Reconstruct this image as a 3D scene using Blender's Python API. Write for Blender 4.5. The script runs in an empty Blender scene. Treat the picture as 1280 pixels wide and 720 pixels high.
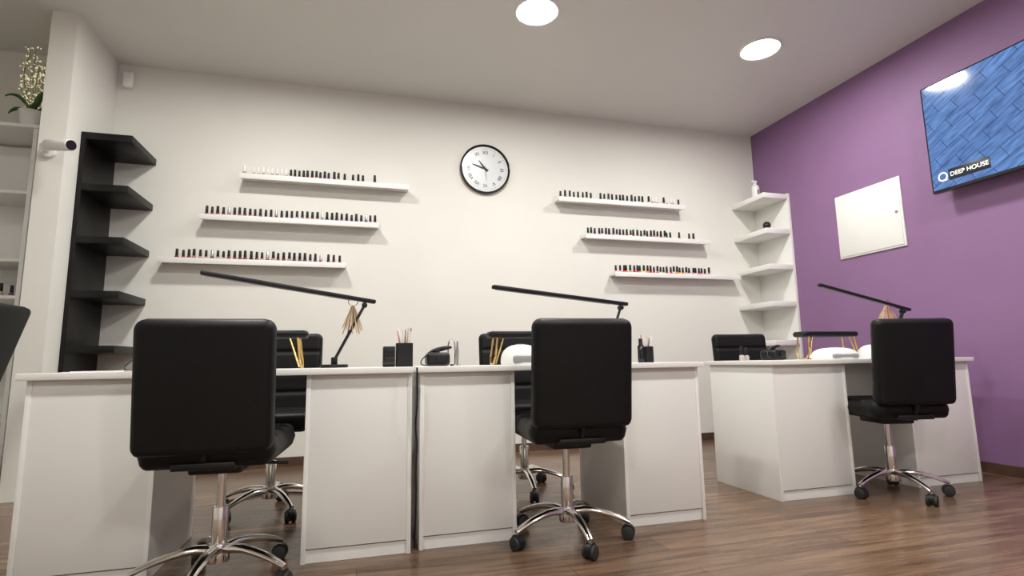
import bpy, bmesh, math, random
from mathutils import Vector, Matrix, Euler
random.seed(7)
scene = bpy.context.scene
COL = scene.collection
try:
    scene.view_settings.view_transform = 'Standard'
    scene.view_settings.look = 'None'
except Exception:
    pass

# ------------------------------------------------------------ materials
def mat(name, col, rough=.5, metal=0.0, coat=0.0, emit=None, es=0.0, noise=0.0, nscale=8.0, bump=0.0, bscale=60.0, trans=0.0, spec=None):
    m = bpy.data.materials.new(name); m.use_nodes = True
    nt = m.node_tree; b = nt.nodes['Principled BSDF']
    b.inputs['Base Color'].default_value = (*col, 1)
    b.inputs['Roughness'].default_value = rough
    b.inputs['Metallic'].default_value = metal
    if spec is not None: b.inputs['Specular IOR Level'].default_value = spec
    if coat: b.inputs['Coat Weight'].default_value = coat; b.inputs['Coat Roughness'].default_value = .05
    if trans: b.inputs['Transmission Weight'].default_value = trans
    if emit: b.inputs['Emission Color'].default_value = (*emit, 1); b.inputs['Emission Strength'].default_value = es
    tc = nt.nodes.new('ShaderNodeTexCoord')
    if noise:
        n = nt.nodes.new('ShaderNodeTexNoise'); n.inputs['Scale'].default_value = nscale; n.inputs['Detail'].default_value = 4
        r = nt.nodes.new('ShaderNodeValToRGB')
        r.color_ramp.elements[0].position = .3; r.color_ramp.elements[1].position = .7
        r.color_ramp.elements[0].color = (*[c*(1-noise) for c in col], 1)
        r.color_ramp.elements[1].color = (*[min(1, c*(1+noise)) for c in col], 1)
        nt.links.new(tc.outputs['Object'], n.inputs['Vector']); nt.links.new(n.outputs['Fac'], r.inputs['Fac'])
        nt.links.new(r.outputs['Color'], b.inputs['Base Color'])
    if bump:
        n2 = nt.nodes.new('ShaderNodeTexNoise'); n2.inputs['Scale'].default_value = bscale; n2.inputs['Detail'].default_value = 3
        bp = nt.nodes.new('ShaderNodeBump'); bp.inputs['Strength'].default_value = bump; bp.inputs['Distance'].default_value = .002
        nt.links.new(tc.outputs['Object'], n2.inputs['Vector']); nt.links.new(n2.outputs['Fac'], bp.inputs['Height'])
        nt.links.new(bp.outputs['Normal'], b.inputs['Normal'])
    return m

M = {}
M['wall'] = mat('wall_paint_cream', (.755, .745, .695), .75, noise=.015, nscale=2, bump=.2, bscale=120)
M['ceil'] = mat('ceiling_paint', (.70, .695, .66), .42, noise=.015, nscale=1.5)
M['purple'] = mat('purple_paint', (.250, .133, .275), .6, noise=.03, nscale=3, bump=.2, bscale=120)
M['melamine'] = mat('white_melamine', (.78, .775, .75), .30, noise=.01, nscale=5)
M['melamine2'] = mat('white_melamine_front', (.74, .735, .71), .30, noise=.01, nscale=5)
M['white'] = mat('white_plastic', (.82, .82, .80), .35, noise=.01)
M['shelfwhite'] = mat('white_lacquer', (.80, .795, .77), .4, noise=.01)
M['blackshelf'] = mat('black_brown_lacquer', (.005, .0045, .0045), .4, noise=.1, spec=.3)
M['leather'] = mat('black_leather', (.004, .004, .0045), .45, noise=.15, nscale=30, bump=.3, bscale=180, spec=.24)
M['black'] = mat('black_plastic', (.007, .007, .008), .4, noise=.1, spec=.35)
M['glossblack'] = mat('gloss_black', (.01, .01, .012), .12, noise=.05)
M['rubber'] = mat('black_rubber', (.015, .015, .015), .6, noise=.1)
M['chrome'] = mat('chrome', (.75, .73, .70), .13, 1.0, noise=.03)
M['gold'] = mat('gold_metal', (.83, .58, .22), .25, 1.0, noise=.03)
M['beige'] = mat('beige_sample_plastic', (.62, .50, .30), .4, noise=.15, nscale=40)
M['pinks'] = mat('pink_sample_plastic', (.62, .25, .28), .4, noise=.1, nscale=40)
M['pot'] = mat('white_ceramic', (.8, .8, .8), .25, noise=.01)
M['leaf'] = mat('green_leaf', (.05, .14, .03), .4, noise=.3, nscale=20)
M['stem'] = mat('twig_olive', (.30, .30, .14), .6, noise=.2)
M['fairy'] = mat('blossom_light_bead', (.85, .80, .55), .5, emit=(1, .88, .55), es=.55, noise=.1)
M['lampglow'] = mat('downlight_diffuser', (1, 1, .97), .5, emit=(1, .98, .93), es=212)
M['ring'] = mat('downlight_trim', (.85, .85, .83), .4, noise=.01)
M['clockface'] = mat('clock_dial', (.66, .69, .70), .3, noise=.01, coat=1.0)
M['ink'] = mat('clock_ink', (.01, .01, .01), .6, noise=.05)
M['grey'] = mat('grey_plastic', (.25, .25, .26), .45, noise=.05)
M['text'] = mat('caption_text', (.9, .9, .9), .5, emit=(1, 1, 1), es=.8)
M['plate'] = mat('caption_plate', (.01, .012, .02), .3, noise=.05)
M['rope'] = mat('paper', (.8, .8, .78), .7, noise=.02)

def wood_mat():
    m = bpy.data.materials.new('wood_laminate_floor'); m.use_nodes = True
    nt = m.node_tree; b = nt.nodes['Principled BSDF']; L = nt.links.new
    tc = nt.nodes.new('ShaderNodeTexCoord')
    br = nt.nodes.new('ShaderNodeTexBrick')
    br.inputs['Scale'].default_value = 1.0; br.inputs['Brick Width'].default_value = 1.25; br.inputs['Row Height'].default_value = .19
    br.inputs['Mortar Size'].default_value = .0015; br.inputs['Mortar Smooth'].default_value = .3; br.inputs['Bias'].default_value = 0
    br.inputs['Color1'].default_value = (.8, .8, .8, 1); br.inputs['Color2'].default_value = (1.15, 1.15, 1.15, 1); br.inputs['Mortar'].default_value = (.35, .35, .35, 1)
    br.offset = .37
    L(tc.outputs['Object'], br.inputs['Vector'])
    mp = nt.nodes.new('ShaderNodeMapping'); mp.inputs['Scale'].default_value = (1.2, 14, 1)
    L(tc.outputs['Object'], mp.inputs['Vector'])
    n = nt.nodes.new('ShaderNodeTexNoise'); n.inputs['Scale'].default_value = 1.6; n.inputs['Detail'].default_value = 8; n.inputs['Roughness'].default_value = .62; n.inputs['Distortion'].default_value = .5
    L(mp.outputs['Vector'], n.inputs['Vector'])
    r = nt.nodes.new('ShaderNodeValToRGB')
    e = r.color_ramp.elements
    e[0].position = .30; e[0].color = (.070, .038, .021, 1)
    e[1].position = .72; e[1].color = (.255, .162, .100, 1)
    k = e.new(.5); k.color = (.150, .088, .053, 1)
    L(n.outputs['Fac'], r.inputs['Fac'])
    mx = nt.nodes.new('ShaderNodeMix'); mx.data_type = 'RGBA'; mx.blend_type = 'MULTIPLY'; mx.inputs[0].default_value = 1
    L(r.outputs['Color'], mx.inputs[6]); L(br.outputs['Color'], mx.inputs[7])
    L(mx.outputs[2], b.inputs['Base Color'])
    b.inputs['Roughness'].default_value = .24
    bp = nt.nodes.new('ShaderNodeBump'); bp.inputs['Strength'].default_value = .10; bp.inputs['Distance'].default_value = .002
    L(n.outputs['Fac'], bp.inputs['Height']); L(bp.outputs['Normal'], b.inputs['Normal'])
    return m
M['wood'] = wood_mat()
M['basewood'] = mat('baseboard_wood', (.085, .048, .032), .45, noise=.3, nscale=12)

def screen_mat():
    m = bpy.data.materials.new('screen_blue_paving'); m.use_nodes = True
    nt = m.node_tree; b = nt.nodes['Principled BSDF']; L = nt.links.new
    tc = nt.nodes.new('ShaderNodeTexCoord')
    mp = nt.nodes.new('ShaderNodeMapping'); mp.inputs['Rotation'].default_value = (0, 0, math.radians(28))
    sep = nt.nodes.new('ShaderNodeSeparateXYZ'); cmb = nt.nodes.new('ShaderNodeCombineXYZ')
    L(tc.outputs['Object'], sep.inputs[0]); L(sep.outputs['Y'], cmb.inputs['X']); L(sep.outputs['Z'], cmb.inputs['Y'])
    L(cmb.outputs[0], mp.inputs['Vector'])
    nz = nt.nodes.new('ShaderNodeTexNoise'); nz.inputs['Scale'].default_value = 3.5; nz.inputs['Detail'].default_value = 1
    L(mp.outputs[0], nz.inputs['Vector'])
    ad = nt.nodes.new('ShaderNodeMix'); ad.data_type = 'RGBA'; ad.blend_type = 'LINEAR_LIGHT'; ad.inputs[0].default_value = .02
    L(mp.outputs[0], ad.inputs[6]); L(nz.outputs['Color'], ad.inputs[7])
    br = nt.nodes.new('ShaderNodeTexBrick'); br.inputs['Scale'].default_value = 1; br.inputs['Brick Width'].default_value = .21; br.inputs['Row Height'].default_value = .085
    br.inputs['Mortar Size'].default_value = .0035; br.inputs['Mortar Smooth'].default_value = .8
    br.inputs['Color1'].default_value = (.085, .19, .47, 1); br.inputs['Color2'].default_value = (.11, .24, .56, 1); br.inputs['Mortar'].default_value = (.025, .06, .19, 1)
    L(ad.outputs[2], br.inputs['Vector'])
    mp2 = nt.nodes.new('ShaderNodeMapping'); mp2.inputs['Scale'].default_value = (3, 14, 1)
    L(mp.outputs[0], mp2.inputs[0])
    n2 = nt.nodes.new('ShaderNodeTexNoise'); n2.inputs['Scale'].default_value = 3; n2.inputs['Detail'].default_value = 6
    L(mp2.outputs[0], n2.inputs['Vector'])
    r = nt.nodes.new('ShaderNodeValToRGB'); r.color_ramp.elements[0].position = .3; r.color_ramp.elements[0].color = (.55, .6, .65, 1)
    r.color_ramp.elements[1].position = .72; r.color_ramp.elements[1].color = (1.55, 1.45, 1.35, 1)
    L(n2.outputs['Fac'], r.inputs['Fac'])
    mx = nt.nodes.new('ShaderNodeMix'); mx.data_type = 'RGBA'; mx.blend_type = 'MULTIPLY'; mx.inputs[0].default_value = 1
    L(br.outputs['Color'], mx.inputs[6]); L(r.outputs['Color'], mx.inputs[7])
    b.inputs['Base Color'].default_value = (.01, .01, .012, 1); b.inputs['Roughness'].default_value = .1
    L(mx.outputs[2], b.inputs['Emission Color']); b.inputs['Emission Strength'].default_value = 1.0
    return m
M['screen'] = screen_mat()

# ------------------------------------------------------------ helpers
def finish(name, bm, m, parent=None, smooth=True, ang=.65):
    bmesh.ops.recalc_face_normals(bm, faces=bm.faces)
    if smooth:
        for f in bm.faces: f.smooth = True
        for e in bm.edges:
            if e.calc_face_angle(0) > ang: e.smooth = False
    me = bpy.data.meshes.new(name); bm.to_mesh(me); bm.free()
    o = bpy.data.objects.new(name, me); COL.objects.link(o)
    for x in (m if isinstance(m, (list, tuple)) else [m]): me.materials.append(x)
    if parent: o.parent = parent
    return o

def group(name, loc=(0, 0, 0), rz=0.0):
    e = bpy.data.objects.new(name, None); COL.objects.link(e)
    e.empty_display_size = .05
    e.location = loc; e.rotation_euler = (0, 0, math.radians(rz))
    return e

def box(name, x0, x1, y0, y1, z0, z1, m, parent=None, bev=0.0, seg=2, mtx=None):
    bm = bmesh.new()
    bmesh.ops.create_cube(bm, size=1)
    for v in bm.verts:
        v.co = Vector(((x0+x1)/2 + v.co.x*(x1-x0), (y0+y1)/2 + v.co.y*(y1-y0), (z0+z1)/2 + v.co.z*(z1-z0)))
    if bev:
        bmesh.ops.bevel(bm, geom=bm.edges[:], offset=bev, segments=seg, profile=.5, affect='EDGES')
    if mtx is not None: bmesh.ops.transform(bm, matrix=mtx, verts=bm.verts)
    return finish(name, bm, m, parent)

def frame(p1, p2):
    p1 = Vector(p1); p2 = Vector(p2); d = (p2-p1); L = d.length; d.normalize()
    q = d.to_track_quat('Z', 'Y').to_matrix().to_4x4()
    return Matrix.Translation(p1) @ q, L

def cyl(name, p1, p2, r1, m, parent=None, r2=None, seg=24, bev=0.0):
    mt, L = frame(p1, p2)
    bm = bmesh.new()
    bmesh.ops.create_cone(bm, cap_ends=True, segments=seg, radius1=r1, radius2=(r1 if r2 is None else r2), depth=L)
    bmesh.ops.translate(bm, vec=(0, 0, L/2), verts=bm.verts)
    if bev:
        es = [e for e in bm.edges if e.calc_face_angle(0) > .9]
        bmesh.ops.bevel(bm, geom=es, offset=bev, segments=2, profile=.5, affect='EDGES')
    bmesh.ops.transform(bm, matrix=mt, verts=bm.verts)
    return finish(name, bm, m, parent)

def tube(name, pts, radii, m, parent=None, seg=10, sm=0, flat=1.0):
    pts = [Vector(p) for p in pts]
    if not isinstance(radii, (list, tuple)): radii = [radii]*len(pts)
    for _ in range(sm):
        np_, nr = [pts[0]], [radii[0]]
        for i in range(len(pts)-1):
            a, b = pts[i], pts[i+1]; ra, rb = radii[i], radii[i+1]
            np_ += [a*.75+b*.25, a*.25+b*.75]; nr += [ra*.75+rb*.25, ra*.25+rb*.75]
        np_.append(pts[-1]); nr.append(radii[-1]); pts, radii = np_, nr
    bm = bmesh.new(); rings = []
    t0 = (pts[1]-pts[0]).normalized()
    up = Vector((0, 0, 1)) if abs(t0.z) < .9 else Vector((1, 0, 0))
    nrm = t0.cross(up).normalized()
    for i, p in enumerate(pts):
        if i == 0: t = pts[1]-pts[0]
        elif i == len(pts)-1: t = pts[-1]-pts[-2]
        else: t = pts[i+1]-pts[i-1]
        t.normalize()
        nrm = (nrm - t*nrm.dot(t)).normalized(); bn = t.cross(nrm)
        rings.append([bm.verts.new(p + (nrm*math.cos(2*math.pi*k/seg) + bn*math.sin(2*math.pi*k/seg)*flat)*radii[i]) for k in range(seg)])
    for i in range(len(rings)-1):
        for k in range(seg):
            bm.faces.new((rings[i][k], rings[i][(k+1) % seg], rings[i+1][(k+1) % seg], rings[i+1][k]))
    bm.faces.new(rings[0]); bm.faces.new(rings[-1][::-1])
    return finish(name, bm, m, parent)

def lathe(name, prof, m, parent=None, seg=32, mtx=None):
    bm = bmesh.new(); rings = []
    for r, z in prof:
        rings.append([bm.verts.new((r*math.cos(2*math.pi*k/seg), r*math.sin(2*math.pi*k/seg), z)) for k in range(seg)] if r > 1e-6 else [bm.verts.new((0, 0, z))])
    for a, b in zip(rings, rings[1:]):
        for k in range(seg):
            k2 = (k+1) % seg
            if len(a) == 1 and len(b) == 1: continue
            if len(a) == 1: bm.faces.new((a[0], b[k], b[k2]))
            elif len(b) == 1: bm.faces.new((a[k], a[k2], b[0]))
            else: bm.faces.new((a[k], a[k2], b[k2], b[k]))
    if mtx is not None: bmesh.ops.transform(bm, matrix=mtx, verts=bm.verts)
    return finish(name, bm, m, parent)

def pad(name, w, h, t, r, er, m, parent, mtx, grooves=(), nx=30, nz=56, curve=0.0):
    """upholstered pad in XZ plane, thickness along Y, front side = +Y"""
    bm = bmesh.new()
    def sp(k, n):
        q = -1+2*k/n
        return math.sin(math.pi/2*q)*.35 + q*.65 if abs(q) < 1 else q
    for s in (1, -1):
        g = []
        for j in range(nz+1):
            z = sp(j, nz)*h/2
            d = max(0, abs(z)-(h/2-r))
            hw = w/2 - r + math.sqrt(max(0, r*r-d*d))
            row = []
            for i in range(nx+1):
                x = sp(i, nx)*hw
                e = min(hw-abs(x), h/2-abs(z))
                e = max(0, min(1, e/er))
                th = t/2*math.sqrt(max(0, 1-(1-e)**2))
                if s == 1:
                    for gz in grooves: th -= .010*math.exp(-((z-gz)/.009)**2)*e
                th = max(th, 0)
                row.append(bm.verts.new((x, s*th + curve*(x/(w/2))**2, z)))
            g.append(row)
        for j in range(nz):
            for i in range(nx):
                bm.faces.new((g[j][i], g[j][i+1], g[j+1][i+1], g[j+1][i]))
    bmesh.ops.remove_doubles(bm, verts=bm.verts, dist=.0004)
    bmesh.ops.transform(bm, matrix=mtx, verts=bm.verts)
    return finish(name, bm, m, parent, ang=1.2)

def textobj(name, s, size, m, parent, mtx, ext=.0006):
    cu = bpy.data.curves.new(name, 'FONT'); cu.body = s; cu.size = size; cu.align_x = 'CENTER'; cu.align_y = 'CENTER'; cu.extrude = ext
    cu.materials.append(m)
    o = bpy.data.objects.new(name, cu); COL.objects.link(o); o.parent = parent; o.matrix_local = mtx
    return o

T = Matrix.Translation
def R(a, ax): return Matrix.Rotation(math.radians(a), 4, ax)

# ------------------------------------------------------------ room
XL, XR, YB, YF, H = -3.3, 4.06, 4.68, -2.6, 3.19
box('floor', XL-.1, XR+.1, YF-.1, YB+.1, -.1, 0, M['wood'])
box('ceiling', XL-.1, XR+.1, YF-.1, YB+.1, H, H+.1, M['ceil'])
box('wall_back', XL-.1, XR+.1, YB, YB+.1, 0, H, M['wall'])
box('wall_right', XR, XR+.1, YF-.1, YB, 0, H, M['purple'])
box('wall_left', XL-.1, XL, YF-.1, YB, 0, H, M['wall'])
box('wall_front', XL-.1, XR+.1, YF-.1, YF, 0, H, M['wall'])
box('wall_partition', -2.06, -1.91, 4.03, YB, 0, H, M['wall'])
box('baseboard_back', -1.91, XR, YB-.015, YB, 0, .07, M['basewood'])
box('baseboard_right', XR-.015, XR, YF, YB-.015, 0, .07, M['basewood'])
box('baseboard_left', XL, -2.06, YB-.015, YB, 0, .07, M['basewood'])

# ------------------------------------------------------------ downlights
for X in (-.73, 1.12, 2.96):
    for Y in (3.23, 1.1, -1.2):
        g = group('ceiling_downlight', (X, Y, H))
        lathe('trim_ring', [(.13, -.001), (.13, -.012), (.145, -.016), (.155, -.008), (.157, 0)], M['ring'], g)
        bm = bmesh.new()
        bmesh.ops.create_circle(bm, cap_ends=True, segments=32, radius=.132)
        bmesh.ops.translate(bm, vec=(0, 0, -.011), verts=bm.verts)
        finish('diffuser', bm, M['lampglow'], g)

# ------------------------------------------------------------ chair
def chair(x, y, rz, dz=0.0, lean=6.0, base_rot=0.0, bz=0.0, bh=.455):
    g = group('office_chair', (x, y, 0), rz)
    pad('backrest', .44, bh, .075, .04, .026, M['leather'], g,
        T((0, -.262, .722+dz+bz)) @ R(lean, 'X'), grooves=(-.12, 0, .12), curve=.012)
    pad('seat', .44, .48, .10, .06, .04, M['leather'], g,
        T((0, .010, .490+dz)) @ R(90, 'X'), grooves=(-.12, 0, .12))
    box('back_bracket', -.10, .10, -.235, -.12, .438+dz, .463+dz, M['black'], g, .006)
    box('mechanism', -.09, .09, -.10, .11, .400+dz, .443+dz, M['black'], g, .01)
    tube('back_strut', [(0, -.10, .43+dz), (0, -.20, .445+dz), (0, -.245, .50+dz), (0, -.255, .60+dz)], .014, M['black'], g, 10, 2)
    tube('lever', [(.05, .03, .415+dz), (.16, .04, .41+dz), (.22, .05, .405+dz)], .006, M['black'], g)
    cyl('gas_lift_upper', (0, 0, .24), (0, 0, .41+dz), .0155, M['chrome'], g)
    cyl('gas_lift_cover', (0, 0, .10), (0, 0, .27), .027, M['chrome'], g, bev=.003)
    cyl('hub', (0, 0, .075), (0, 0, .14), .04, M['chrome'], g, r2=.034, bev=.004)
    for k in range(5):
        a = math.radians(base_rot+72*k); c, s = math.cos(a), math.sin(a)
        P = lambda r, z: (r*c, r*s, z)
        tube('base_leg_%d' % (k+1), [P(.02, .118), P(.09, .128), P(.17, .112), P(.235, .09), P(.272, .072)], [.023, .021, .018, .015, .013], M['chrome'], g, 12, 1, .75)
        tube('caster_stem_%d' % (k+1), [P(.265, .055), P(.265, .082)], .008, M['chrome'], g, 8)
        o = math.radians(base_rot+72*k+40+37*k); ox, oy = math.cos(o), math.sin(o)
        cx, cy = .265*c, .265*s
        for sg in (1, -1):
            cyl('caster_wheel_%d_%s' % (k+1, 'a' if sg > 0 else 'b'), (cx+ox*.006*sg, cy+oy*.006*sg, .028), (cx+ox*.026*sg, cy+oy*.026*sg, .028), .028, M['rubber'], g, bev=.004)
        cyl('caster_hood_%d' % (k+1), (cx-ox*.013, cy-oy*.013, .034), (cx+ox*.013, cy+oy*.013, .034), .0295, M['black'], g)
    return g

chair(-.49, 2.30, -3, base_rot=48, bz=-.006)
chair(.905, 2.36, -3, base_rot=-89, bz=.010)
chair(2.96, 2.50, -14, base_rot=-89, bz=.028, bh=.47)
chair(-.46, 3.27, 178, base_rot=50, bz=.02, bh=.47)
chair(.98, 3.27, 181, base_rot=12, bz=.02, bh=.47)
chair(2.86, 3.40, 170, base_rot=33, bz=.02, bh=.47)
chair(-2.06, 3.25, 88, dz=.15, lean=16, base_rot=5, bh=.50)

# ------------------------------------------------------------ desks
def desk(x0, x1, y0, pw=.43, depth=.56):
    g = group('manicure_desk', (x0, y0, 0))
    w = x1-x0; t = .018
    box('desktop', -.022, w+.02 if x1 > 1 else w+.004, -.03, depth+.03, .742, .768, M['melamine'], g, .003)
    for n, a in (('left', 0), ('right', w-pw)):
        box('pedestal_%s_side_a' % n, a, a+t, 0, depth, 0, .742, M['melamine'], g, .0012)
        box('pedestal_%s_side_b' % n, a+pw-t, a+pw, 0, depth, 0, .742, M['melamine'], g, .0012)
        box('pedestal_%s_front' % n, a+t, a+pw-t, .003, .021, .055, .742, M['melamine2'], g, .0012)
        box('pedestal_%s_rear' % n, a+t, a+pw-t, depth-.02, depth-.002, .03, .742, M['melamine2'], g, .0012)
        box('pedestal_%s_plinth' % n, a+t, a+pw-t, .012, .028, 0, .050, M['melamine2'], g)
    return g
desk(-1.175, .215, 2.39)
desk(.252, 1.652, 2.41)
desk(2.235, 3.745, 2.56, pw=.52)

ZT = .768
# ------------------------------------------------------------ floating shelves + bottles
POL = [(.02, .02, .02), (.30, .02, .04), (.40, .04, .10), (.45, .16, .18), (.48, .28, .24), (.12, .02, .10), (.05, .04, .18), (.35, .02, .02), (.5, .36, .30), (.20, .05, .16), (.45, .08, .20), (.04, .04, .05)]
BR = [(.75, .05, .25), (.8, .10, .40), (.75, .75, .05), (.2, .6, .1), (.85, .25, .05), (.6, .02, .05), (.8, .3, .5), (.75, .6, .5)]
polmats = [mat('polish_shade_%d' % i, c, .12, noise=.05) for i, c in enumerate(POL)]
brmats = [mat('polish_bright_%d' % i, c, .12, noise=.05) for i, c in enumerate(BR)]
capblack = mat('bottle_cap_black', (.006, .006, .007), .35, noise=.05, spec=.3)
capwhite = mat('bottle_cap_white', (.80, .80, .80), .3, noise=.02)
capsilver = mat('bottle_cap_silver', (.6, .6, .6), .25, .9, noise=.05)
clear = mat('polish_clear', (.50, .44, .42), .1, noise=.03)
ALL = polmats+brmats+[capblack, capwhite, capsilver, clear]
IB = len(polmats)+len(brmats)

def add_bottle(bm, x, y, z, body, cap, s=1.0, cr=.0112):
    seg = 10
    prof = [(0, 0), (.0145, 0), (.0155, .003), (.0155, .027), (.012, .033), (.007, .035), (.007, .037)]
    prof2 = [(cr*.95, .036), (cr, .038), (cr*.86, .085), (cr*.7, .088), (0, .088)]
    def ring(r, zz): return [bm.verts.new((x+r*s*math.cos(2*math.pi*k/seg), y+r*s*math.sin(2*math.pi*k/seg), z+zz*s)) for k in range(seg)] if r > 0 else [bm.verts.new((x, y, z+zz*s))]
    for pr, mi in ((prof, body), (prof2, cap)):
        rs = [ring(*p) for p in pr]
        for a, b in zip(rs, rs[1:]):
            for k in range(seg):
                k2 = (k+1) % seg
                if len(a) == 1: f = bm.faces.new((a[0], b[k2], b[k]))
                elif len(b) == 1: f = bm.faces.new((a[k], a[k2], b[0]))
                else: f = bm.faces.new((a[k], a[k2], b[k2], b[k]))
                f.material_index = mi

def bottles(name, xs, y, z, style):
    bm = bmesh.new()
    for i, x in enumerate(xs):
        st = style(i, x)
        if st == 'w': body, cap = random.choice([IB+3, 4, 8, 3, IB-1]), IB+1
        elif st == 's': body, cap = random.randrange(len(POL)), IB+2
        elif st == 'b': body, cap = random.choice([IB+3]+list(range(len(POL), len(POL)+len(BR)))), IB
        elif st == 'bc': body, cap = IB+3, IB
        else: body, cap = random.randrange(len(POL)), IB
        s = random.uniform(.92, 1.06)
        add_bottle(bm, x+random.uniform(-.003, .003), y+random.uniform(-.012, .012), z+.0003, body, cap, s)
    return finish(name, bm, ALL)

def wall_shelf(x0, x1, z):
    g = group('floating_shelf', (x0, YB, z))
    w = x1-x0
    box('board', 0, w, -.115, -.001, -.012, .004, M['shelfwhite'], g, .001)
    box('front_lip', 0, w, -.127, -.115, -.028, .016, M['shelfwhite'], g, .0015)
    box('back_rail', 0, w, -.013, -.001, .004, .03, M['shelfwhite'], g, .001)
    return z+.004

def lin(a, b, n): return [a+(b-a)*i/(n-1) for i in range(n)]
YS = YB-.07
z = wall_shelf(-.97, .365, 2.305)
bottles('nail_polish_bottle_row', lin(-.945, -.63, 10), YS, z, lambda i, x: 'w')
bottles('nail_polish_bottle_row', lin(-.595, -.30, 10)+[-.255, -.22, -.17, -.10, -.06, -.02, .08], YS, z, lambda i, x: 'd' if i < 10 else ('bc' if i % 2 else 'd'))
z = wall_shelf(-1.24, .118, 1.953)
bottles('nail_polish_bottle_row', lin(-1.20, .09, 34), YS, z, lambda i, x: 's' if i % 9 == 4 else 'd')
z = wall_shelf(-1.505, -.143, 1.60)
bottles('nail_polish_bottle_row', lin(-1.39, -.34, 27)+[-.28, -.24, -.19], YS, z, lambda i, x: 's' if i % 10 == 6 else 'd')
z = wall_shelf(1.75, 3.105, 2.30)
bottles('nail_polish_bottle_row', lin(1.79, 2.10, 8)+lin(2.20, 2.66, 12), YS, z, lambda i, x: 'bc' if i % 3 == 0 else 'd')
bottles('nail_polish_bottle_row', lin(2.72, 3.06, 9), YS, z, lambda i, x: 'w' if i % 4 else 'bc')
z = wall_shelf(2.01, 3.37, 1.955)
bottles('nail_polish_bottle_row', lin(2.06, 2.95, 25)+[3.05, 3.16, 3.22], YS, z, lambda i, x: 'b' if i % 4 == 0 else 'd')
z = wall_shelf(2.30, 3.70, 1.60)
bottles('nail_polish_bottle_row', lin(2.34, 3.36, 29), YS, z, lambda i, x: 'b')

# ------------------------------------------------------------ corner shelf units
def corner_unit(name, xw, sgn, m, z0, z1, lv):
    g = group(name, (xw, YB, 0))
    a, b = sorted((0.001*sgn, .03*sgn))
    box('side_panel', a, b, -.47, -.001, z0, z1, m, g, .002)
    for i, zz in enumerate(lv):
        a, b = sorted((.03*sgn, .31*sgn))
        box('shelf_%d' % (i+1), a, b, -.47, -.001, zz, zz+.05, m, g, .002)
corner_unit('black_corner_shelf', -1.91, 1, M['blackshelf'], .52, 2.42, (2.37, 2.0, 1.63, 1.255, .885))
corner_unit('white_corner_shelf', XR, -1, M['shelfwhite'], .50, 2.40, (2.34, 1.985, 1.63, 1.27, .90))
g = group('spray_bottle', (3.87, 4.45, 2.3905))
lathe('body', [(0, 0), (.035, 0), (.038, .005), (.038, .13), (.03, .15), (.014, .16), (.014, .19), (0, .19)], M['white'], g)
box('nozzle', -.04, .02, -.012, .012, .18, .205, M['white'], g, .004)
box('label', -.012, .012, -.0395, -.036, .05, .10, M['grey'], g, .001)
g = group('round_ornament', (3.84, 4.30, 2.036))
lathe('stand', [(0, 0), (.022, 0), (.02, .01), (.008, .014), (0, .014)], M['gold'], g)
lathe('sphere', [(0, .01)]+[(.038*math.sin(a), .048-.038*math.cos(a)) for a in [math.pi*i/14 for i in range(1, 14)]]+[(0, .086)], M['glossblack'], g)

# ------------------------------------------------------------ wall clock
g = group('wall_clock', (1.07, YB, 2.56))
RX = R(90, 'X')
lathe('dial', [(0, .022), (.218, .022), (.218, .001), (0, .001)], M['clockface'], g, 64, RX)
lathe('rim', [(.216, .001), (.235, .001), (.237, .01), (.235, .036), (.230, .042), (.223, .038), (.216, .024)], M['glossblack'], g, 64, RX)
NUM = ['XII', 'I', 'II', 'III', 'IIII', 'V', 'VI', 'VII', 'VIII', 'IX', 'X', 'XI']
for i, s in enumerate(NUM):
    textobj('numeral_%d' % (i+1), s, .047, M['ink'], g, T((0, -.0235, 0)) @ RX @ R(-30*i, 'Z') @ T((0, .157, 0)))
bm = bmesh.new()
for i in range(60):
    w = .001 if i % 5 else .002
    mt = T((0, -.0232, 0)) @ RX @ R(-6*i, 'Z')
    vs = [bm.verts.new(mt @ Vector(p)) for p in ((-w, .192, 0), (w, .192, 0), (w, .200, 0), (-w, .200, 0))]
    bm.faces.new(vs)
finish('minute_marks', bm, M['ink'], g)
def hand(name, ang, L, w, back=.03, y=-.026):
    bm = bmesh.new(); mt = T((0, y, 0)) @ RX @ R(-ang, 'Z')
    vs = [bm.verts.new(mt @ Vector(p)) for p in ((-w, -back, 0), (w, -back, 0), (w*1.3, L*.5, 0), (w*.4, L, 0), (-w*.4, L, 0), (-w*1.3, L*.5, 0))]
    f = bm.faces.new(vs); r = bmesh.ops.extrude_face_region(bm, geom=[f])
    bmesh.ops.translate(bm, vec=(0, -.002, 0), verts=[v for v in r['geom'] if isinstance(v, bmesh.types.BMVert)])
    finish(name, bm, M['ink'], g)
hand('hour_hand', 322, .10, .005); hand('minute_hand', 288, .145, .004, y=-.029); hand('second_hand', 175, .12, .0012, y=-.032)
cyl('hand_cap', (0, -.024, 0), (0, -.036, 0), .008, M['ink'], g)

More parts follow.
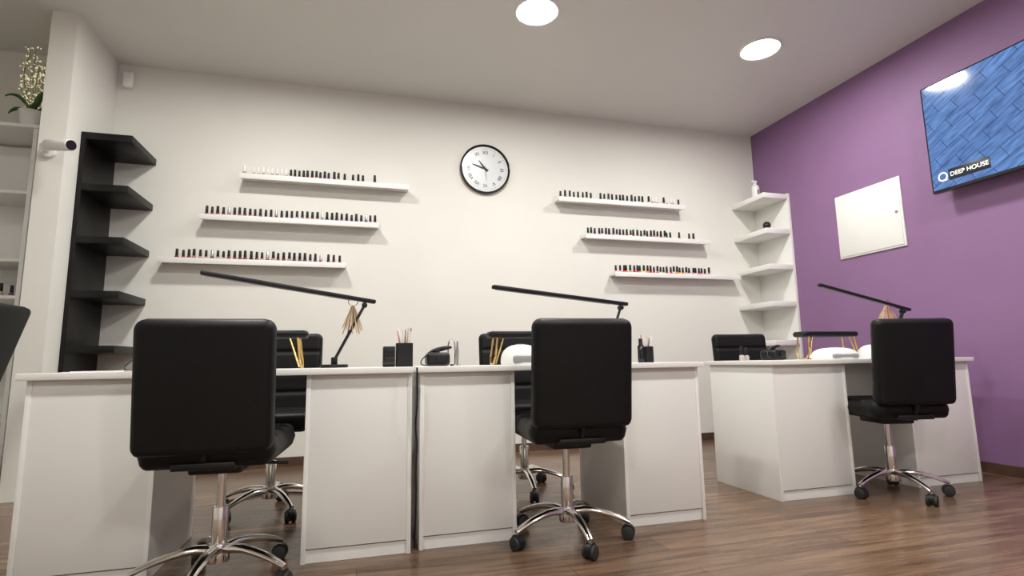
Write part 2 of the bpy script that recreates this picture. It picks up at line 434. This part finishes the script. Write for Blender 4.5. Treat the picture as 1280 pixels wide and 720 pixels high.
# ------------------------------------------------------------ television
g = group('wall_television', (XR, 2.085, 2.325))
tx = -.045
box('housing', -.085+tx, -.045+tx, -.685, .685, -.40, .40, M['glossblack'], g, .006)
box('rear_housing', -.05+tx, -.02+tx, -.45, .45, -.28, .22, M['black'], g, .01)
box('wall_bracket', -.022+tx, -.0005, -.2, .2, -.15, .15, M['black'], g, .002)
box('screen', -.0865+tx, -.084+tx, -.672, .672, -.380, .388, M['screen'], g)
box('caption_plate', -.088+tx, -.0866+tx, .30, .56, -.335, -.255, M['plate'], g, .0005)
TX = R(-90, 'Z') @ R(90, 'X')
textobj('caption_title', 'DEEP HOUSE', .042, M['text'], g, T((-.0886+tx, .43, -.296)) @ TX)
lathe('caption_logo', [(.024, 0), (.032, 0), (.032, .001), (.024, .001), (.024, 0)], M['text'], g, 32, T((-.0870+tx, .60, -.296)) @ R(-90, 'Y'))
box('caption_logo_tail', -.0885+tx, -.0872+tx, .572, .590, -.327, -.318, M['text'], g)

# ------------------------------------------------------------ electrical panel
g = group('electrical_access_panel', (XR, 3.39, 1.91))
box('frame', -.012, -.0005, -.30, .30, -.28, .28, M['white'], g, .002)
box('door', -.018, -.010, -.285, .285, -.265, .265, M['shelfwhite'], g, .002)
cyl('latch', (-.022, -.255, .0), (-.016, -.255, .0), .012, M['grey'], g)

# ------------------------------------------------------------ security camera + motion sensor
g = group('security_camera', (-1.99, 4.03, 2.19))
cyl('mount_disc', (0, -.0005, 0), (0, -.025, 0), .042, M['white'], g, bev=.004)
tube('arm', [(0, -.02, 0), (0, -.07, 0), (.05, -.10, .0)], .013, M['white'], g, 12, 2)
cyl('body', (.03, -.095, .012), (.20, -.19, -.012), .036, M['white'], g, bev=.005)
cyl('lens_hood', (.198, -.189, -.0115), (.206, -.1935, -.0127), .031, M['glossblack'], g)
box('cap', -.012, .03, -.105, -.08, -.02, .02, M['white'], g, .006)
g = group('motion_sensor', (-1.83, YB, 3.05))
box('body', -.035, .035, -.05, -.0005, -.065, .065, M['white'], g, .014, 3)
box('lens', -.024, .024, -.056, -.045, -.04, .012, M['rope'], g, .007, 3)

# ------------------------------------------------------------ left shelving unit + plant
g = group('white_bookcase', (-3.05, 4.28, 0))
box('side_right', .83, .855, 0, .385, 0, 2.44, M['shelfwhite'], g, .002)
box('side_left', 0, .025, 0, .385, 0, 2.44, M['shelfwhite'], g, .002)
box('back', .025, .83, .370, .380, 0.02, 2.42, M['shelfwhite'], g)
box('top', -.01, .865, -.01, .387, 2.44, 2.465, M['shelfwhite'], g, .002)
for i, zz in enumerate((.05, .45, .85, 1.25, 1.50, 1.97)):
    box('shelf_%d' % (i+1), .025, .83, .004, .370, zz, zz+.022, M['shelfwhite'], g, .001)
bottles('nail_polish_bottle_row', lin(-2.7, -2.30, 9), 4.38, 1.272, lambda i, x: 'd')

g = group('potted_orchid', (-2.30, 4.40, 2.465))
lathe('pot', [(0, 0), (.055, 0), (.06, .005), (.076, .13), (.08, .135), (.070, .135), (.066, .11), (0, .11)], M['pot'], g)
def leaf(name, a, L, w, rise, droop):
    bm = bmesh.new(); n = 8; c, s = math.cos(a), math.sin(a); rows = []
    for i in range(n+1):
        t = i/n; r = L*t; zz = .12+rise*math.sin(t*math.pi*.6)-droop*t*t; ww = w*math.sin(math.pi*(t*.9+.08))
        rows.append([bm.verts.new((r*c-s*q*ww, r*s+c*q*ww, zz+abs(q)*.012)) for q in (-1, 0, 1)])
    for a_, b_ in zip(rows, rows[1:]):
        for k in range(2): bm.faces.new((a_[k], a_[k+1], b_[k+1], b_[k]))
    r = bmesh.ops.extrude_face_region(bm, geom=bm.faces[:])
    bmesh.ops.translate(bm, vec=(0, 0, .002), verts=[v for v in r['geom'] if isinstance(v, bmesh.types.BMVert)])
    finish(name, bm, M['leaf'], g, ang=1.5)
for i, (a, L, w, ri, dr) in enumerate([(-.2, .19, .024, .05, .06), (2.9, .17, .024, .06, .05), (-1.3, .16, .026, .07, .09), (4.0, .16, .024, .12, .05), (.8, .16, .024, .12, .04), (1.9, .14, .02, .14, .02), (-.7, .18, .022, .14, .03)]):
    leaf('leaf_%d' % (i+1), a, L, w, ri, dr)
bm = bmesh.new()
for k in range(11):
    a = k*2.4; sp_ = random.uniform(.04, .10); pts = []
    hh = random.uniform(.36, .54)
    for i in range(7):
        t = i/6
        pts.append(Vector((math.cos(a)*sp_*math.sin(t*2.4)*1.1+random.uniform(-.012, .012), math.sin(a)*sp_*math.sin(t*2.4)+random.uniform(-.01, .01), .11+hh*t)))
    tube('twig_%d' % (k+1), pts, [.003]*6+[.001], M['stem'], g, 6, 1)
    for i in range(1, 7):
        for _ in range(5):
            p = pts[i-1].lerp(pts[i], random.random())+Vector((random.uniform(-.022, .022), random.uniform(-.02, .02), random.uniform(-.01, .01)))
            p.z = min(p.z, .69)
            bmesh.ops.create_icosphere(bm, subdivisions=1, radius=random.uniform(.0035, .006), matrix=T(p))
finish('blossom_beads', bm, M['fairy'], g)

# ------------------------------------------------------------ desk lamps
def obar(name, p1, p2, w, h, m, parent, bev=.004):
    mt, L = frame(p1, p2)
    return box(name, -w/2, w/2, -h/2, h/2, 0, L, m, parent, bev, 2, mt)

def lamp(base, top, b1, b2):
    g = group('led_desk_lamp', base)
    B = Vector(base); L = lambda p: Vector(p)-B
    cyl('base', (0, 0, 0), (0, 0, .016), .065, M['black'], g, bev=.004)
    cyl('base_joint', (0, 0, .014), (0, 0, .05), .015, M['black'], g, bev=.003)
    obar('arm', (0, 0, .035), L(top), .024, .014, M['black'], g)
    t = L(top)
    cyl('elbow', t+Vector((0, -.016, 0)), t+Vector((0, .016, 0)), .0135, M['black'], g, bev=.003)
    p1, p2 = L(b1), L(b2)
    d = (p2-p1).normalized(); q = p1+d*((t-p1).dot(d))
    obar('elbow_link', t, q, .014, .014, M['black'], g)
    obar('light_bar', p1, p2, .032, .020, M['black'], g, .006)
    off = Vector((0, 0, -.0115))
    obar('diffuser', p1+d*.02+off, p2-d*.12+off, .018, .003, M['grey'], g, .001)
    return g
lamp((-.125, 2.74, ZT), (.01, 2.74, 1.072), (-.676, 2.55, 1.185), (.062, 2.75, 1.09))
lamp((1.30, 2.74, ZT), (1.385, 2.70, 1.072), (.61, 2.52, 1.147), (1.43, 2.71, 1.093))
lamp((3.42, 2.80, ZT), (3.52, 2.77, 1.08), (2.92, 2.85, 1.26), (3.585, 2.77, 1.09))

def swatches(x, y, z, n, spread, Lm, w=.008):
    g = group('nail_color_swatch_ring', (x, y, z))
    tube('ring', [(.022*math.sin(2*math.pi*k/16), 0, .022*math.cos(2*math.pi*k/16)) for k in range(17)], .002, M['chrome'], g, 6)
    for k in range(n):
        a = math.radians(-spread+2*spread*k/(n-1)); L = random.uniform(.8, 1.05)*Lm
        m = M['beige'] if k % 5 != 3 else M['pinks']
        p0 = Vector((.012*(k/(n-1)-.5), random.uniform(-.012, .012), -.018)); p1 = p0+Vector((math.sin(a)*L, random.uniform(-.015, .015), -math.cos(a)*L))
        tube('stick_%d' % (k+1), [p0, p0.lerp(p1, .35), p0.lerp(p1, .6), p0.lerp(p1, .9), p1], [.004, .006, w, w, .004], m, g, 8, 0, .35)
swatches(-.045, 2.735, 1.088, 11, 20, .145, .009)
swatches(3.405, 2.785, 1.140, 17, 34, .15, .012)

# ------------------------------------------------------------ tabletop items
def wrist_rest(x0, x1, y, hz=.155):
    g = group('manicure_arm_rest', ((x0+x1)/2, y, ZT))
    w = x1-x0
    pad('cushion', w, .12, .035, .03, .016, M['leather'], g, T((0, 0, hz)) @ R(90, 'X'), nx=24, nz=14)
    for n, s in (('left', -1), ('right', 1)):
        xx = s*(w/2-.045)
        tube('leg_'+n, [(xx, -.045, hz-.012), (xx+s*.018, -.055, .006), (xx+s*.018, .055, .006), (xx, .045, hz-.012)], .0055, M['gold'], g, 8, 1)
        tube('leg_inner_'+n, [(xx-s*.035, -.04, hz-.012), (xx+s*.012, -.052, .006)], .004, M['gold'], g, 8)
wrist_rest(-.56, -.235, 2.66)
wrist_rest(.625, .95, 2.72)
wrist_rest(2.76, 3.22, 2.90, .165)

def uv_lamp(x, y, w, d, h, rz=0):
    g = group('uv_nail_lamp', (x, y, ZT), rz)
    bm = bmesh.new(); N, K = 26, 12; rows = []
    for j in range(K+1):
        ph = math.pi/2*j/K
        rr = math.cos(ph)**.7 if j < K else 0
        zz = .012+(h-.012)*math.sin(ph)**.9
        rows.append([bm.verts.new((math.copysign(abs(math.cos(2*math.pi*i/N))**.75, math.cos(2*math.pi*i/N))*w/2*rr, math.copysign(abs(math.sin(2*math.pi*i/N))**.75, math.sin(2*math.pi*i/N))*d/2*rr, zz)) for i in range(N)])
    base = [bm.verts.new((v.co.x*.97, v.co.y*.97, 0)) for v in rows[0]]
    rows.insert(0, base)
    for a, b in zip(rows, rows[1:]):
        for i in range(N): bm.faces.new((a[i], a[(i+1) % N], b[(i+1) % N], b[i]))
    bm.faces.new(base)
    bmesh.ops.remove_doubles(bm, verts=bm.verts, dist=.0005)
    finish('shell', bm, M['white'], g, ang=1.0)
    box('opening', -w*.33, w*.33, -d/2-.002, -d/2+.05, .006, h*.45, M['grey'], g, .012, 3)
    box('button_panel', -.02, .02, -.012, .012, h-.006, h+.003, M['grey'], g, .002)
uv_lamp(.755, 2.55, .19, .20, .098)
uv_lamp(2.86, 2.72, .30, .18, .072)
uv_lamp(3.17, 2.70, .19, .20, .09)

def drill(x, y, rz=0):
    g = group('electric_nail_drill', (x, y, ZT), rz)
    box('body', -.055, .055, -.06, .06, 0, .065, M['black'], g, .018, 4)
    cyl('speed_knob', (0, -.058, .035), (0, -.068, .035), .012, M['black'], g)
    tube('handpiece', [(-.045, .0, .06), (-.015, 0, .075), (.045, .0, .088), (.07, 0, .09)], [.006, .011, .011, .005], M['black'], g, 12, 1)
    box('handpiece_cradle', -.01, .01, -.015, .015, .055, .078, M['black'], g, .003)
    tube('cord', [(-.045, 0, .06), (-.08, -.02, .03), (-.085, -.05, .006), (-.04, -.085, .004), (.03, -.08, .004), (.06, -.02, .02), (.05, 0, .03)], .0028, M['black'], g, 6, 2)
drill(.355, 2.62)
drill(2.52, 2.86, 10)
drill(-.86, 2.62, 10)

g = group('drill_handpiece_stand', (.445, 2.64, ZT))
cyl('foot', (0, 0, 0), (0, 0, .008), .026, M['chrome'], g)
tube('post', [(0, 0, .006), (0, 0, .10), (-.008, 0, .125), (-.028, 0, .125), (-.034, 0, .10), (-.034, 0, .06)], .0035, M['chrome'], g, 8, 1)
tube('pen', [(.012, 0, .008), (.012, 0, .07), (.012, 0, .12)], [.006, .008, .004], M['grey'], g, 10)

def penbox(x, y, w, h, kind, n=7):
    g = group('brush_holder', (x, y, ZT))
    t = .003
    if kind == 'box':
        box('wall_a', -w/2, w/2, -w/2, -w/2+t, 0, h, M['black'], g); box('wall_b', -w/2, w/2, w/2-t, w/2, 0, h, M['black'], g)
        box('wall_c', -w/2, -w/2+t, -w/2, w/2, 0, h, M['black'], g); box('wall_d', w/2-t, w/2, -w/2, w/2, 0, h, M['black'], g)
        box('bottom', -w/2, w/2, -w/2, w/2, 0, t, M['black'], g)
    else:
        lathe('cup', [(0, 0), (w/2, 0), (w/2, h), (w/2-t, h), (w/2-t, t), (0, t)], M['black'], g)
    cs = [M['pinks'], M['white'], M['grey'], M['beige'], M['pinks'], M['white']]
    for i in range(n):
        a = i*2.4; r = w*.28
        tube('brush_%d' % (i+1), [(math.cos(a)*r*.5, math.sin(a)*r*.5, .005), (math.cos(a)*r, math.sin(a)*r, h), (math.cos(a)*r*1.6, math.sin(a)*r*1.5, h+random.uniform(.04, .075))], [.003, .0045, .003], cs[i % 6], g, 6)
penbox(.195, 2.60, .075, .11, 'box', 9)
penbox(1.475, 2.60, .075, .085, 'cup', 8)
g = group('desk_organizer', (.125, 2.61, ZT))
box('case', -.027, .027, -.04, .04, 0, .095, M['black'], g, .004)
box('drawer_front', -.024, .024, -.044, -.038, .01, .05, M['glossblack'], g, .002)
box('drawer_front_upper', -.024, .024, -.044, -.038, .053, .088, M['black'], g, .002)
g = group('gel_bottle', (1.42, 2.56, ZT))
lathe('body', [(0, 0), (.016, 0), (.017, .004), (.017, .085), (.010, .095), (.010, .125), (0, .127)], M['glossblack'], g, 20)

bottles('nail_polish_bottle_row', [2.33, 2.38], 2.92, ZT, lambda i, x: 'bc')
g = group('paper_sheets', (-1.0, 2.52, ZT))
box('sheet_1', -.10, .10, -.07, .07, 0, .002, M['rope'], g); box('sheet_2', -.08, .12, -.05, .08, .002, .004, M['rope'], g)

# ------------------------------------------------------------ cables
tube('power_cable', [(.232, 2.352, .765), (.234, 2.348, .60), (.226, 2.365, .52), (.238, 2.37, .44), (.23, 2.36, .36), (.236, 2.38, .2), (.232, 2.42, .01)], .004, M['black'], None, 8, 2)
tube('extension_cord', [(-.72, 3.6, .006), (-.5, 3.75, .006), (-.2, 3.6, .006), (.1, 3.8, .006), (.4, 3.7, .006), (.7, 3.75, .006)], .005, M['black'], None, 8, 2)
tube('drill_cable', [(2.775, 2.80, .74), (2.80, 2.82, .5), (2.775, 2.82, .3), (2.775, 2.86, .1), (2.80, 2.93, .006), (2.95, 2.97, .006)], .004, M['black'], None, 8, 2)

# ------------------------------------------------------------ world + camera
w = bpy.data.worlds.new('World'); scene.world = w; w.use_nodes = True
w.node_tree.nodes['Background'].inputs[0].default_value = (.5, .5, .5, 1); w.node_tree.nodes['Background'].inputs[1].default_value = .1

yaw, pitch, roll = math.radians(15.7), math.radians(7.9), .016
a = Vector((math.sin(yaw)*math.cos(pitch), math.cos(yaw)*math.cos(pitch), math.sin(pitch)))
r0 = Vector((math.cos(yaw), -math.sin(yaw), 0)); u0 = r0.cross(a)
rr = (r0*math.cos(roll) - u0*math.sin(roll)); uu = (u0*math.cos(roll) + r0*math.sin(roll))
cd = bpy.data.cameras.new('camera'); cam = bpy.data.objects.new('camera', cd); COL.objects.link(cam)
cd.sensor_width = 36; cd.lens = 670/1280*36; cd.clip_start = .02
mw = Matrix.Identity(4)
for i in range(3):
    mw[i][0] = rr[i]; mw[i][1] = uu[i]; mw[i][2] = -a[i]
mw[2][3] = .78
cam.matrix_world = mw
scene.camera = cam
